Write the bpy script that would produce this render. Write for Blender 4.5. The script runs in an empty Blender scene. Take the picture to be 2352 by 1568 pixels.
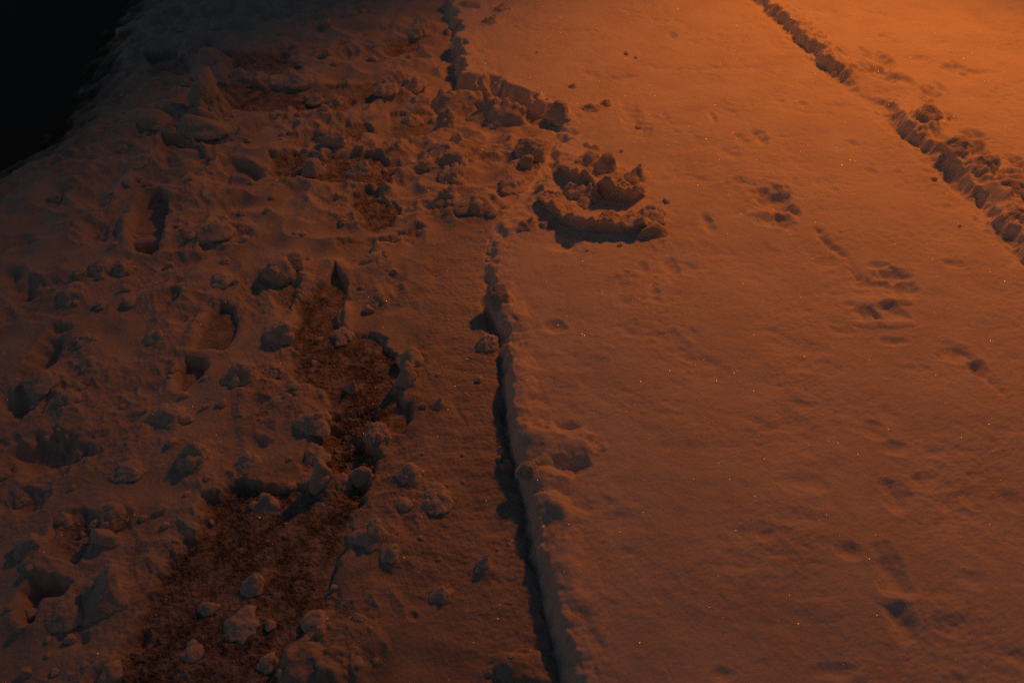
import bpy, bmesh, math, random
import numpy as np
from mathutils import Vector, Matrix

R = math.radians
scene = bpy.context.scene
COL = scene.collection
rng = np.random.default_rng(7)

# ------------------------------------------------------------------ camera
CAM_H, PITCH, FPX, PW, PH = 1.55, R(44.2), 1700.0, 2352.0, 1568.0
cp, sp = math.cos(PITCH), math.sin(PITCH)
cam_d = bpy.data.cameras.new('camera')
cam = bpy.data.objects.new('camera', cam_d)
COL.objects.link(cam)
cam.location = (0, 0, CAM_H)
cam.rotation_euler = (R(90) - PITCH, 0, 0)
cam_d.sensor_width = 36.0
cam_d.lens = 36.0 * FPX / PW
cam_d.clip_start, cam_d.clip_end = 0.02, 1000
cam_d.dof.use_dof = True
cam_d.dof.focus_distance = 1.95
cam_d.dof.aperture_fstop = 3.2
scene.camera = cam


def ground(px, py, z=0.0):
    """where the sight line of a photo point (2352 wide) meets the level z"""
    a = (px - PW / 2) / FPX
    b = -(py - PH / 2) / FPX
    dx, dy, dz = a, cp + b * sp, -sp + b * cp
    t = (z - CAM_H) / dz
    return dx * t, dy * t, t


def ppm(py, z=0.0):
    return FPX / ground(PW / 2, py, z)[2]


def sin_view(py):
    x, y, t = ground(PW / 2, py)
    return CAM_H / math.hypot(y, CAM_H)


# ------------------------------------------------------------------ noise
PERM = np.random.default_rng(3).permutation(256).astype(np.int32)
PERM = np.concatenate([PERM, PERM, PERM])
G2A = np.random.default_rng(4).uniform(0, 2 * np.pi, 256)
G2 = np.stack([np.cos(G2A), np.sin(G2A)], 1).astype(np.float32)
G3 = np.random.default_rng(5).normal(size=(256, 3))
G3 = (G3 / np.linalg.norm(G3, axis=1, keepdims=True)).astype(np.float32)


def n2(x, y):
    xi = np.floor(x).astype(np.int32); yi = np.floor(y).astype(np.int32)
    fx = (x - xi).astype(np.float32); fy = (y - yi).astype(np.float32)
    xi &= 255; yi &= 255
    u = fx * fx * fx * (fx * (fx * 6 - 15) + 10); v = fy * fy * fy * (fy * (fy * 6 - 15) + 10)

    def g(ix, iy, dx, dy):
        h = PERM[PERM[ix & 255] + (iy & 255)]
        return G2[h, 0] * dx + G2[h, 1] * dy
    a = g(xi, yi, fx, fy); b = g(xi + 1, yi, fx - 1, fy)
    c = g(xi, yi + 1, fx, fy - 1); d = g(xi + 1, yi + 1, fx - 1, fy - 1)
    return (a + u * (b - a)) + v * ((c + u * (d - c)) - (a + u * (b - a)))


def n3(p):
    i = np.floor(p).astype(np.int32); f = (p - i).astype(np.float32)
    w = f * f * f * (f * (f * 6 - 15) + 10)
    out = 0
    for dx in (0, 1):
        for dy in (0, 1):
            for dz in (0, 1):
                h = PERM[PERM[PERM[(i[:, 0] + dx) & 255] + ((i[:, 1] + dy) & 255)] + ((i[:, 2] + dz) & 255)]
                g = G3[h]
                dot = g[:, 0] * (f[:, 0] - dx) + g[:, 1] * (f[:, 1] - dy) + g[:, 2] * (f[:, 2] - dz)
                out = out + dot * (w[:, 0] if dx else 1 - w[:, 0]) * (w[:, 1] if dy else 1 - w[:, 1]) * (w[:, 2] if dz else 1 - w[:, 2])
    return out


def sstep(a, b, x):
    t = np.clip((x - a) / (b - a), 0, 1)
    return t * t * (3 - 2 * t)


# ------------------------------------------------------------------ outlines read off the photograph
def line(pts, z=0.0):
    return np.array([ground(p[0], p[1], z)[:2] for p in pts])


# edge between the trampled path and the higher smooth snow: x, y, drop (m), half width of the wall (m)
EDGE = [(1010, -420, .06, .05), (1005, -200, .06, .04), (1020, 0, .065, .018), (1034, 70, .075, .016), (1045, 120, .085, .016), (1054, 178, .09, .016), (1118, 186, .085, .013), (1190, 214, .075, .013), (1248, 250, .06, .016), (1282, 300, .03, .025),
        (1262, 350, .03, .02), (1232, 400, .028, .02), (1206, 440, .018, .025), (1172, 484, .010, .03), (1135, 520, .012, .025),
        (1116, 560, .022, .016), (1112, 600, .026, .012), (1114, 650, .03, .010), (1128, 700, .036, .008), (1148, 745, .038, .007),
        (1155, 800, .040, .007), (1163, 860, .042, .006), (1166, 930, .046, .006), (1176, 1000, .050, .006), (1190, 1060, .052, .006),
        (1205, 1120, .055, .006), (1222, 1180, .055, .006), (1232, 1240, .056, .006), (1242, 1300, .058, .007), (1256, 1370, .062, .008),
        (1275, 1440, .064, .010), (1292, 1510, .064, .011), (1302, 1580, .064, .012), (1330, 1800, .06, .012), (1420, 2600, .06, .012)]
# the furrow further right
FURROW = [(1560, -200, .03, .016), (1735, 0, .03, .016), (1770, 34, .05, .022), (1808, 66, .052, .024), (1850, 108, .05, .022), (1890, 145, .055, .026), (1930, 180, .048, .022),
          (1958, 196, .008, .02), (2000, 222, .006, .02), (2034, 246, .035, .02), (2056, 290, .05, .024), (2098, 330, .045, .022), (2140, 352, .04, .022), (2176, 400, .045, .02),
          (2210, 430, .045, .02), (2240, 456, .04, .02), (2272, 495, .045, .02), (2302, 545, .045, .02), (2356, 600, .045, .02), (2500, 730, .04, .025), (2900, 1000, .04, .025)]
ROAD = [(450, -420), (345, -170), (254, 0), (212, 54), (174, 112), (146, 186), (114, 240), (82, 280), (40, 318), (-16, 350), (-80, 380), (-280, 480), (-780, 640), (-2580, 936)]


def polyline_field(X, Y, P, vals, soft=None):
    """distance to a polyline (positive right of it when it runs towards us), with values carried along it"""
    best = np.full(X.shape, 1e9, np.float32); sgn = np.ones(X.shape, np.float32)
    outs = [np.zeros(X.shape, np.float32) for _ in vals]
    for i in range(len(P) - 1):
        ax, ay = P[i]; bx, by = P[i + 1]
        ux, uy = bx - ax, by - ay
        L2 = ux * ux + uy * uy
        t = np.clip(((X - ax) * ux + (Y - ay) * uy) / L2, 0, 1)
        dx = X - (ax + t * ux); dy = Y - (ay + t * uy)
        d = dx * dx + dy * dy
        m = d < best
        best[m] = d[m]
        s = np.sign(dx * (-uy) + dy * ux)
        s[s == 0] = 1
        sgn[m] = s[m]
        for o, v in zip(outs, vals):
            o[m] = (v[i] + t * (v[i + 1] - v[i]))[m]
    return np.sqrt(best) * sgn, outs


EDGE_W = line(EDGE); FURROW_W = line(FURROW); ROAD_W = line(ROAD, -0.08)

# trodden patches where thin grey-brown ice and ground show: outline, depth
BARE = [
    ([(480, 1150), (560, 1118), (640, 1130), (705, 1105), (690, 1040), (765, 985), (850, 1010), (880, 1050), (838, 1110), (812, 1180), (800, 1260), (775, 1330), (760, 1390), (705, 1440), (660, 1500), (640, 1600), (640, 1720), (230, 1720), (262, 1568), (300, 1460), (345, 1380), (395, 1300), (440, 1215), (462, 1185)], .022, 1.0),
    ([(690, 700), (725, 655), (760, 650), (792, 640), (795, 700), (785, 745), (830, 770), (890, 785), (915, 820), (912, 900), (940, 930), (948, 968), (925, 992), (890, 990), (845, 955), (800, 985), (765, 970), (755, 920), (700, 885), (668, 850), (672, 780)], .018, .95),
    ([(620, 360), (690, 345), (740, 365), (830, 350), (905, 380), (900, 420), (870, 430), (700, 418), (625, 405)], .014, .85),
    ([(800, 450), (850, 438), (905, 470), (920, 500), (900, 525), (850, 530), (815, 510)], .012, .85),
    ([(905, 540), (960, 535), (950, 570), (900, 575), (880, 560)], .010, .5),
    ([(440, 205), (540, 190), (690, 215), (730, 245), (620, 262), (520, 250)], .016, .8),
    ([(520, 130), (640, 120), (690, 160), (640, 180), (560, 172)], .016, .75),
    ([(870, 90), (950, 85), (965, 112), (890, 125)], .014, .75),
    ([(280, 268), (330, 262), (420, 285), (505, 300), (500, 312), (400, 308), (290, 296)], .014, .4),
    ([(740, 300), (830, 285), (860, 310), (820, 330), (750, 325)], .010, .7),
    ([(620, 660), (668, 645), (690, 672), (660, 700), (625, 690)], .012, .5),
    ([(985, 600), (1010, 590), (1005, 640), (985, 640)], .002, .15),
    ([(120, 1190), (200, 1180), (230, 1240), (180, 1290), (110, 1262)], .012, .5),
    ([(758, 955), (850, 945), (866, 1050), (842, 1125), (770, 1130), (758, 1040)], .012, .9),
    ([(700, 210), (860, 190), (880, 230), (780, 262), (700, 255)], .014, .6), ([(900, 270), (985, 262), (990, 320), (900, 330)], .010, .5), ([(340, 130), (420, 120), (440, 170), (350, 175)], .012, .5),
    ([(780, 560), (850, 556), (850, 600), (790, 610)], .006, .2),
]
# boot prints and other sharp holes: outline, depth, bare, wall softness
PRINTS = [
    ([(302, 512), (312, 478), (340, 456), (372, 446), (392, 462), (386, 500), (378, 536), (300, 536)], .050, .30, .007),
    ([(300, 530), (376, 530), (372, 560), (304, 560)], .034, .05, .007),
    ([(303, 556), (372, 554), (366, 582), (352, 590), (330, 586), (310, 578)], .062, .35, .005),
    ([(442, 802), (458, 765), (482, 725), (510, 704), (535, 712), (546, 742), (538, 780), (515, 806), (480, 803)], .022, .7, .007),
    ([(404, 892), (408, 852), (428, 830), (462, 830), (480, 845), (468, 868), (440, 884), (425, 900)], .034, .6, .009),
    ([(862, 958), (900, 938), (944, 930), (948, 966), (922, 992), (896, 990)], .016, .6, .006),
    ([(52, 1420), (58, 1362), (82, 1338), (130, 1334), (168, 1345), (150, 1372), (104, 1376), (92, 1405), (84, 1432), (66, 1432)], .050, .3, .012),
    ([(758, 640), (772, 618), (788, 640), (790, 668), (760, 682), (746, 672)], .022, .5, .006),
    ([(506, 372), (540, 366), (590, 388), (606, 412), (590, 420), (540, 402), (508, 392)], .030, .2, .012),
    ([(376, 322), (420, 330), (462, 345), (470, 372), (430, 384), (385, 368), (366, 350)], .034, .2, .014),
]
# dimples (depth in m, negative: raised): x, y, w, h, depth
DENTS = [
    # left hollows
    (90, 790, 60, 130, .045), (75, 1020, 190, 90, .05), (28, 910, 70, 55, .04), (15, 610, 50, 36, .025), (45, 645, 60, 50, .03), (110, 690, 120, 40, .02),
    (198, 520, 60, 40, .03), (108, 450, 60, 30, .02), (25, 535, 70, 30, .02), (240, 1190, 80, 60, .03), (40, 1130, 90, 50, .03), (205, 1540, 40, 70, .02), (420, 1470, 60, 50, .02),
    (300, 1440, 36, 40, .02), (170, 1450, 30, 30, .012), (585, 995, 50, 36, .016), (100, 1250, 80, 70, -.02), (70, 870, 100, 60, -.02), (640, 900, 90, 30, .01),
    # upper path
    (350, 108, 90, 28, .03), (648, 102, 50, 32, .05), (525, 138, 50, 32, .03), (470, 85, 36, 36, .03), (440, 218, 50, 80, .04), (620, 22, 40, 24, .04), (400, 10, 40, 24, .03), (330, 290, 110, 34, .03),
    (460, 305, 110, 40, .035), (680, 318, 40, 26, .03), (650, 378, 90, 18, .014), (800, 210, 24, 14, .02), (485, 240, 50, 90, -.05), (300, 100, 90, 30, -.02), (370, 250, 160, 70, -.02), (430, 420, 160, 60, -.015), (240, 330, 120, 60, .015),
    (550, 530, 50, 26, .012), (700, 460, 120, 40, -.01), (1000, 640, 30, 60, .003), (960, 640, 60, 120, .004), (1000, 800, 80, 200, -.004), (380, 668, 46, 44, .016), (415, 705, 60, 30, .012), (850, 470, 60, 40, .008),
    (945, 1394, 24, 20, .010), (800, 1470, 120, 120, -.02), (720, 1530, 160, 110, -.025), (1010, 1460, 140, 60, -.004), (1150, 1190, 70, 30, .005), (970, 1300, 120, 60, -.005), (1060, 1240, 90, 36, -.004),
    # lumps along the bank above the groove
    (1150, 690, 50, 40, -.014), (1178, 728, 60, 52, -.018), (1180, 775, 50, 50, .010), (1195, 850, 56, 70, -.014), (1205, 910, 46, 70, .006), (1220, 960, 80, 70, -.008), (1300, 985, 56, 40, .020), (1268, 1022, 170, 74, -.036), (1225, 1006, 80, 50, -.010), (1284, 1074, 130, 34, .013), (1258, 1098, 76, 62, -.030), (1262, 1160, 70, 54, -.022), (1192, 884, 60, 84, -.022), (1196, 1506, 120, 66, -.034), (700, 1530, 150, 100, -.03),
    (1325, 1062, 56, 40, .008), (1275, 1125, 60, 40, .008), (1262, 1150, 66, 46, -.014), (1300, 1180, 80, 40, -.008), (1340, 1160, 60, 40, .008), (1300, 1250, 60, 120, -.010), (1320, 1330, 80, 120, -.010),
    (1340, 1470, 60, 120, .008), (1420, 1200, 120, 60, .005), (1090, 140, 70, 40, -.01), (1075, 100, 50, 60, -.012),
    (1124, 716, 40, 52, .022), (1154, 915, 40, 54, .020), (1194, 1474, 60, 18, .016),
    # smooth snow, centre and right
    (1271, 749, 44, 32, .016), (1540, 616, 36, 52, .014), (1475, 616, 28, 28, .010), (1502, 674, 26, 50, .006), (1298, 562, 60, 30, .016), (1543, 82, 18, 14, .014), (1450, 270, 40, 70, .010), (1480, 300, 30, 40, .010), (1300, 370, 110, 70, -.012), (1290, 385, 70, 60, .008),
    (1637, 272, 14, 26, .010), (1702, 323, 36, 22, .010), (1746, 318, 28, 30, .018), (1678, 357, 50, 26, .010), (1960, 327, 20, 16, .012), (2004, 391, 26, 16, .010), (1698, 420, 34, 16, .012), (1624, 510, 26, 40, .014), (1845, 236, 18, 10, .010),
    (1775, 462, 76, 58, .034), (1790, 436, 60, 22, -.012), (1824, 486, 24, 26, .016), (1773, 508, 70, 26, .012), (1800, 512, 44, 34, .018), (1765, 490, 80, 20, -.010),
    (2052, 630, 76, 26, .024), (2018, 610, 40, 20, .012), (1987, 648, 66, 28, .012), (2066, 662, 66, 44, .018), (1994, 690, 90, 20, -.008), (2060, 690, 60, 18, -.010), (1994, 720, 56, 30, .020), (2045, 718, 70, 42, .014), (2030, 740, 110, 18, -.008),
    (1930, 756, 60, 20, .007), (2055, 783, 54, 20, .011), (1860, 800, 90, 30, .004), (2190, 812, 76, 42, .012), (2246, 848, 42, 34, .020), (2170, 790, 50, 20, .006), (2188, 608, 40, 20, .009), (2010, 984, 44, 40, .009), (2052, 1024, 64, 30, .009),
    (2062, 1137, 60, 70, .013), (1844, 1110, 90, 46, .008), (2046, 1318, 62, 120, .016), (2053, 1377, 70, 26, -.008), (2066, 1424, 56, 96, .018), (1950, 1268, 50, 36, .010), (1930, 1538, 90, 34, .008),
    (1657, 1548, 50, 30, .007), (2140, 1400, 120, 60, -.006), (2230, 1330, 60, 40, .006), (2330, 1150, 60, 40, .008), (1700, 1290, 70, 50, .005), (1830, 1190, 90, 40, .005), (2200, 1170, 60, 40, .005), (1880, 1400, 90, 40, -.004), (2180, 1440, 70, 40, .006), (1620, 830, 60, 30, .004), (1600, 1000, 90, 40, -.004),
    # beyond the furrow
    (1987, 131, 28, 22, .020), (1987, 160, 32, 28, .024), (2031, 143, 34, 26, .030), (2031, 174, 52, 34, .034), (2074, 186, 36, 28, .028), (2103, 136, 44, 14, .012), (2192, 160, 50, 26, .024), (2240, 168, 80, 14, .014), (2133, 218, 36, 26, .026), (2127, 236, 22, 18, .02), (2154, 204, 22, 24, .016),
    (2180, 282, 20, 22, .014), (2229, 322, 50, 26, .030), (2229, 362, 62, 44, .036), (2230, 342, 54, 12, -.016), (2113, 300, 44, 36, -.03), (2150, 330, 36, 36, .026), (2135, 318, 30, 24, -.016), (2180, 370, 60, 44, -.02), (2240, 410, 50, 44, -.026), (2290, 455, 60, 50, -.02), (2334, 425, 56, 44, -.036), (2338, 384, 36, 34, .03), (2270, 470, 40, 40, .03),
    (2335, 500, 50, 50, -.024), (2190, 420, 30, 50, .02), (2100, 20, 240, 24, .004),
]
SMALL_FURROWS = [([(1880, 530), (1906, 563), (1934, 585), (1958, 615), (1973, 634)], .016, .016), ([(2222, 815), (2246, 850), (2270, 875), (2296, 900)], .008, .014),
                 ([(1040, 895), (1052, 925), (1070, 950)], .005, .008), ([(850, 545), (905, 548), (960, 540)], -.008, .02), ([(612, 372), (660, 375), (700, 370)], -.014, .02),
                 ([(452, 1180), (404, 1290), (350, 1385)], -.006, .03), ([(765, 880), (740, 850), (668, 858)], -.006, .02), ([(790, 640), (792, 700), (786, 752)], -.014, .012)]


LUMPS = []      # filled below: photo x, y, w, h, rotation (deg), shape, label


def L_(x, y, w, h, rot, shape, label, cat='snow lump', name='snow_lump'):
    LUMPS.append((x, y, w, h, rot, shape, label, cat, name))


# --- broken heap between path and smooth snow
L_(1046, 216, 110, 84, -8, 'crown', 'jagged snow chunk with toothed top at the upper end of the broken heap', 'snow chunk', 'snow_chunk')
L_(1150, 252, 122, 84, -30, 'crown', 'largest snow chunk of the broken heap, with a dark hollow in its face', 'snow chunk', 'snow_chunk')
L_(1104, 226, 64, 60, 10, 'chunk', 'rounded chunk wedged between the two biggest chunks of the heap', 'snow chunk', 'snow_chunk')
L_(1280, 270, 64, 46, -42, 'slab', 'smooth slanting snow slab lying apart beside the broken heap', 'snow slab', 'snow_slab')
L_(1212, 342, 66, 86, -15, 'chunk', 'tall shadowed chunk at the lower tip of the broken heap', 'snow chunk', 'snow_chunk')
L_(1206, 378, 36, 44, 0, 'block', 'small bright-topped block leaning on the tall shadowed chunk', 'snow chunk', 'snow_chunk')
L_(1236, 366, 26, 44, 12, 'block', 'narrow upright block just behind the small bright-topped block', 'snow chunk', 'snow_chunk')
L_(1022, 278, 36, 56, 0, 'block', 'upright dark block standing on the path beside the big heap', 'snow chunk', 'snow_chunk')
L_(1022, 348, 52, 38, 8, 'round', 'dark rounded lump below the upright dark block', 'snow lump')
L_(1046, 370, 56, 32, -10, 'block', 'pale lit chunk between the dark rounded lump and the lumpy column', 'snow chunk', 'snow_chunk')
L_(1036, 400, 52, 62, -35, 'pile', 'lumpy column of snow leaning over its own shadow', 'snow lump')
L_(1028, 462, 52, 56, 0, 'round', 'lump with a steep dark front, lowest in the row beside the heap', 'snow lump')
L_(1106, 478, 84, 38, -6, 'pile', 'low wide dark clump on smooth snow beside the lowest lump of the row', 'snow lump')
L_(1062, 495, 22, 24, 0, 'round', 'tiny peaked lump in front of the low wide clump', 'snow lump')
L_(1050, 325, 30, 36, 20, 'round', 'crumbly lump between the upright dark block and the pale lit chunk', 'snow lump')
L_(1180, 430, 60, 36, -30, 'pile', 'crumbling foot of snow trailing off the tip of the heap', 'snow lump')
# --- the two curved ridges
# (upper ridge is built below)
L_(1352, 380, 44, 40, 0, 'round', 'round knob on the back of the upper ridge', 'snow lump')
L_(1391, 388, 42, 52, 8, 'block', 'squarish block standing on the upper ridge', 'snow chunk', 'snow_chunk')
L_(1456, 414, 46, 44, 25, 'spike', 'horned chunk at the end of the upper ridge', 'snow chunk', 'snow_chunk')
# (lower ridge is built below)
L_(1304, 398, 34, 28, 0, 'pile', 'crumbly knob at the start of the upper ridge, nearest the heap', 'snow lump')
L_(1424, 434, 34, 28, 0, 'pile', 'crumbly knob on the upper ridge between the squarish block and the horned chunk', 'snow lump')
L_(1398, 508, 40, 30, 0, 'pile', 'crumbly knob on the brim of the lower ridge, halfway along', 'snow lump')
L_(1446, 516, 34, 28, 0, 'pile', 'crumbly knob on the brim of the lower ridge, beside its rough end lump', 'snow lump')
L_(1294, 494, 36, 28, 0, 'pile', 'crumbly knob on the lower ridge below the thin peaked lump', 'snow lump')
L_(1330, 454, 74, 56, -8, 'crown', 'big knob with lit rim on the back of the lower ridge', 'snow chunk', 'snow_chunk')
L_(1337, 478, 26, 22, 0, 'round', 'little round ball in front of the big knob on the lower ridge', 'snow lump')
L_(1268, 470, 58, 42, -10, 'pile', 'knobbly start of the lower ridge nearest the heap', 'snow lump')
L_(1240, 450, 20, 28, 15, 'spike', 'thin peaked lump beside the start of the lower ridge', 'snow lump')
L_(1490, 505, 54, 42, 30, 'pile', 'rough lump ending the lower ridge', 'snow lump')
L_(1494, 548, 66, 44, 28, 'slab', 'smooth tilted slab at the foot of the lower ridge', 'snow slab', 'snow_slab')
L_(1210, 532, 38, 32, 30, 'spike', 'dark pointed lump alone in front of the lower ridge', 'snow lump')
L_(1248, 535, 20, 18, 0, 'round', 'small soft lump beside the dark pointed lump', 'snow lump')
# --- specks on the smooth snow
L_(1153, 32, 32, 28, 0, 'spike', 'pointed lump highest on the smooth snow beside the path', 'snow lump')
L_(1128, 64, 32, 28, 0, 'spike', 'pointed lump just below the highest one on the smooth snow', 'snow lump')
L_(1082, 26, 48, 22, -12, 'slab', 'flat dark slab at the brink of the smooth snow', 'snow slab', 'snow_slab')
L_(1356, 262, 30, 20, 0, 'round', 'larger of two dark lumps side by side on the smooth snow', 'snow lump')
L_(1390, 254, 20, 18, 0, 'round', 'smaller of two dark lumps side by side on the smooth snow', 'snow lump')
L_(1346, 342, 14, 12, 0, 'round', 'first of two little crumbs above the upper ridge', 'snow lump')
L_(1366, 348, 16, 14, 0, 'round', 'second and bigger of two little crumbs above the upper ridge', 'snow lump')
L_(1315, 212, 12, 14, 0, 'round', 'lone crumb on the smooth snow above the slanting slab', 'snow lump')
# --- upper path
L_(904, 176, 52, 44, 0, 'pile', 'darkest lump of a pair on the upper path near the heap', 'snow lump')
L_(948, 186, 50, 44, 10, 'pile', 'paler lump of a pair on the upper path near the heap', 'snow lump')
L_(888, 206, 50, 26, -8, 'pile', 'low clump just below the pair of lumps on the upper path', 'snow lump')
L_(961, 230, 44, 36, 0, 'round', 'dark lump next to the toothed chunk of the heap', 'snow lump')
L_(946, 266, 34, 28, 0, 'round', 'lump next to the upright dark block, towards the road', 'snow lump')
L_(965, 44, 36, 30, 0, 'round', 'upper of two lumps at the brink where the path meets smooth snow', 'snow lump')
L_(962, 68, 30, 26, 0, 'round', 'lower of two lumps at the brink where the path meets smooth snow', 'snow lump')
L_(906, 340, 32, 28, 10, 'spike', 'solitary peaked lump on the scraped ground of the upper path', 'snow lump')
L_(828, 376, 42, 42, 0, 'spike', 'cone-shaped lump with one dark flank on the scraped ground', 'snow lump')
L_(766, 318, 56, 54, -20, 'crown', 'spiky clump of snow with several dark horns', 'snow chunk', 'snow_chunk')
L_(716, 378, 44, 46, 0, 'block', 'dark block at the end of a thin snow ledge', 'snow chunk', 'snow_chunk')
L_(978, 376, 28, 24, 0, 'round', 'small lump between the scraped ground and the pale lit chunk', 'snow lump')
L_(548, 302, 30, 30, 0, 'spike', 'little cone beside the end of the dark double ledge', 'snow lump')
L_(330, 272, 110, 42, -6, 'slab', 'flat slab forming the roadside half of the dark double ledge', 'snow slab', 'snow_slab')
L_(460, 288, 112, 44, -10, 'slab', 'flat slab forming the inner half of the dark double ledge', 'snow slab', 'snow_slab')
L_(478, 226, 66, 84, -10, 'block', 'big upright chunk above the dark double ledge, one flank lit', 'snow chunk', 'snow_chunk')
L_(426, 348, 104, 46, -8, 'slab', 'thick slab with shadowed front below the dark double ledge', 'snow slab', 'snow_slab')
L_(480, 130, 50, 46, 0, 'block', 'pale chunk beside a dark hollow at the top of the path', 'snow chunk', 'snow_chunk')
L_(690, 180, 66, 34, -10, 'pile', 'pale clump in the middle of the dark upper path', 'snow lump')
L_(722, 218, 28, 24, 0, 'round', 'dark lump at the foot of the pale clump', 'snow lump')
L_(766, 222, 32, 28, 0, 'round', 'second dark lump beyond the foot of the pale clump', 'snow lump')
L_(500, 530, 62, 40, -10, 'round', 'dark-fronted lump beyond the two-part boot print', 'snow lump')
L_(558, 544, 42, 30, 0, 'round', 'smaller lump next to the dark-fronted lump beyond the boot print', 'snow lump')
L_(330, 366, 48, 26, 0, 'pile', 'faint dark lump close to the road verge', 'snow lump')
# --- middle of the path
L_(236, 610, 40, 36, 0, 'round', 'first of two dark lumps below the two-part boot print', 'snow lump')
L_(276, 606, 42, 42, 0, 'round', 'second of two dark lumps below the two-part boot print', 'snow lump')
L_(162, 664, 66, 52, 0, 'pile', 'dim lump near the road edge of the path, by itself', 'snow lump')
L_(506, 634, 50, 36, 0, 'round', 'single dark round lump amid the path', 'snow lump')
L_(640, 616, 62, 56, -20, 'block', 'chunk with a pale flank and a black flank amid the path', 'snow chunk', 'snow_chunk')
L_(680, 602, 48, 46, -30, 'round', 'dark lump pressed against the chunk with a pale flank', 'snow lump')
L_(650, 748, 62, 84, -12, 'pile', 'tall clump with glowing edge at the brink of the scraped strip', 'snow lump')
L_(782, 750, 46, 36, 0, 'pile', 'small clump sitting in the scraped strip', 'snow lump')
L_(868, 678, 32, 32, 0, 'round', 'small lump between the scraped strip and the groove, upper', 'snow lump')
L_(866, 588, 54, 32, -8, 'pile', 'low clump beyond the head of the scraped strip', 'snow lump')
L_(938, 812, 58, 50, 10, 'round', 'lump with a deep shadow beside the long boot print', 'snow lump')
L_(936, 862, 38, 60, 0, 'block', 'upright block below the deep-shadowed lump beside the boot print', 'snow chunk', 'snow_chunk')
L_(803, 876, 24, 40, 0, 'spike', 'little peak standing alone inside the scraped strip', 'snow lump')
L_(866, 980, 66, 56, -35, 'pile', 'wedge-shaped heap at the heel of the long boot print', 'snow lump')
L_(1006, 920, 26, 30, 0, 'spike', 'small peaked lump on the smooth strip beside the groove', 'snow lump')
L_(357, 764, 42, 30, 0, 'spike', 'small cone of snow above the short boot prints', 'snow lump')
L_(555, 850, 66, 66, 0, 'round', 'big round lump with dark face next to the short boot prints', 'snow lump')
L_(628, 838, 54, 34, 0, 'pile', 'low lump beside the big round lump with dark face', 'snow lump')
L_(388, 944, 82, 62, -12, 'round', 'wide lump casting a black shadow below the short boot prints', 'snow lump')
L_(650, 912, 84, 34, -5, 'pile', 'crumbly low bank of snow beside the scraped strip', 'snow lump')
L_(190, 772, 60, 46, 0, 'pile', 'dim lump beside the deep dark hollow', 'snow lump')
L_(98, 874, 90, 52, -10, 'pile', 'broad lump below the deep dark hollow', 'snow lump')
L_(202, 830, 40, 36, 0, 'round', 'small lump next to the broad lump by the hollow', 'snow lump')
L_(150, 905, 70, 70, 30, 'pile', 'slanting lump below the broad lump by the hollow', 'snow lump')
# --- lower path
L_(722, 958, 72, 62, -20, 'pile', 'big soft lump at the brink above the dark pit', 'snow lump')
L_(712, 1020, 66, 50, -20, 'round', 'dark lump in the shadow of the big soft lump', 'snow lump')
L_(737, 1082, 42, 78, 6, 'block', 'upright bean-shaped lump standing on the scraped ground', 'snow lump')
L_(778, 1076, 46, 52, 0, 'round', 'lump right next to the upright bean-shaped lump', 'snow lump')
L_(826, 1070, 50, 44, -15, 'slab', 'flat tilted flake of ice beside the bean-shaped lump', 'ice flake', 'ice_flake')
L_(444, 1036, 76, 76, -10, 'round', 'rounded lump half teal shadow, half lit, beside the lower scraped ground', 'snow lump')
L_(598, 1134, 50, 38, 0, 'spike', 'small lump at the upper brink of the lower scraped ground', 'snow lump')
L_(290, 1070, 66, 42, 0, 'round', 'low lump between the dark hollow and the half-lit lump', 'snow lump')
L_(572, 1048, 50, 36, 0, 'round', 'soft lump above the upper brink of the lower scraped ground', 'snow lump')
L_(252, 1168, 80, 80, 30, 'pile', 'tall lump with lit crest near the path edge of the road', 'snow lump')
L_(136, 1176, 40, 46, 0, 'round', 'dark knob beside the tall lump with lit crest', 'snow lump')
L_(70, 1244, 64, 54, 0, 'round', 'large dim ball of snow nearest the road', 'snow lump')
L_(236, 1230, 60, 44, -10, 'slab', 'small slab below the tall lump with lit crest', 'snow slab', 'snow_slab')
L_(236, 1352, 104, 80, -28, 'wedge', 'biggest lump of the lower path, a leaning wedge half in teal shadow', 'snow chunk', 'snow_chunk')
L_(150, 1402, 90, 60, 0, 'pile', 'crumbled lumps inside the deep hole beside the leaning wedge', 'snow lump')
L_(576, 1322, 54, 48, -20, 'round', 'round lump in the middle of the lower scraped ground', 'snow lump')
L_(470, 1374, 40, 28, 0, 'round', 'tiny pale lump alone on the lower scraped ground', 'snow lump')
L_(430, 1474, 68, 54, -10, 'round', 'large lump with black face on the lower scraped ground', 'snow lump')
L_(546, 1412, 84, 36, -12, 'pile', 'chain of pale lumps crossing the lower scraped ground', 'snow lump')
L_(722, 1412, 72, 48, -15, 'round', 'wide dark lump at the brink of the lower scraped ground', 'snow lump')
L_(610, 1498, 50, 44, 0, 'pile', 'crumbly lump near the bottom of the lower scraped ground', 'snow lump')
L_(244, 1528, 56, 60, 10, 'round', 'glowing lump at the bottom brink of the lower scraped ground', 'snow lump')
L_(942, 1076, 60, 52, 0, 'round', 'lump with dark face on the smooth strip, uppermost of a row', 'snow lump')
L_(926, 1148, 38, 34, 0, 'round', 'small dark lump in the middle of the row on the smooth strip', 'snow lump')
L_(1000, 1136, 84, 40, -10, 'pile', 'low wide ripple of crumbs beside the small dark lump', 'snow lump')
L_(856, 1216, 72, 68, -15, 'round', 'dark hollow-faced lump at the brink opposite the pale pebble of snow', 'snow lump')
L_(898, 1262, 42, 36, 0, 'round', 'lesser lump just below the hollow-faced lump', 'snow lump')
L_(1012, 1350, 44, 54, 0, 'round', 'squarish lump alone on the smooth strip near the groove', 'snow lump')
L_(1108, 1284, 30, 36, 0, 'spike', 'tiny spike of snow beside the groove', 'snow lump')
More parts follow.
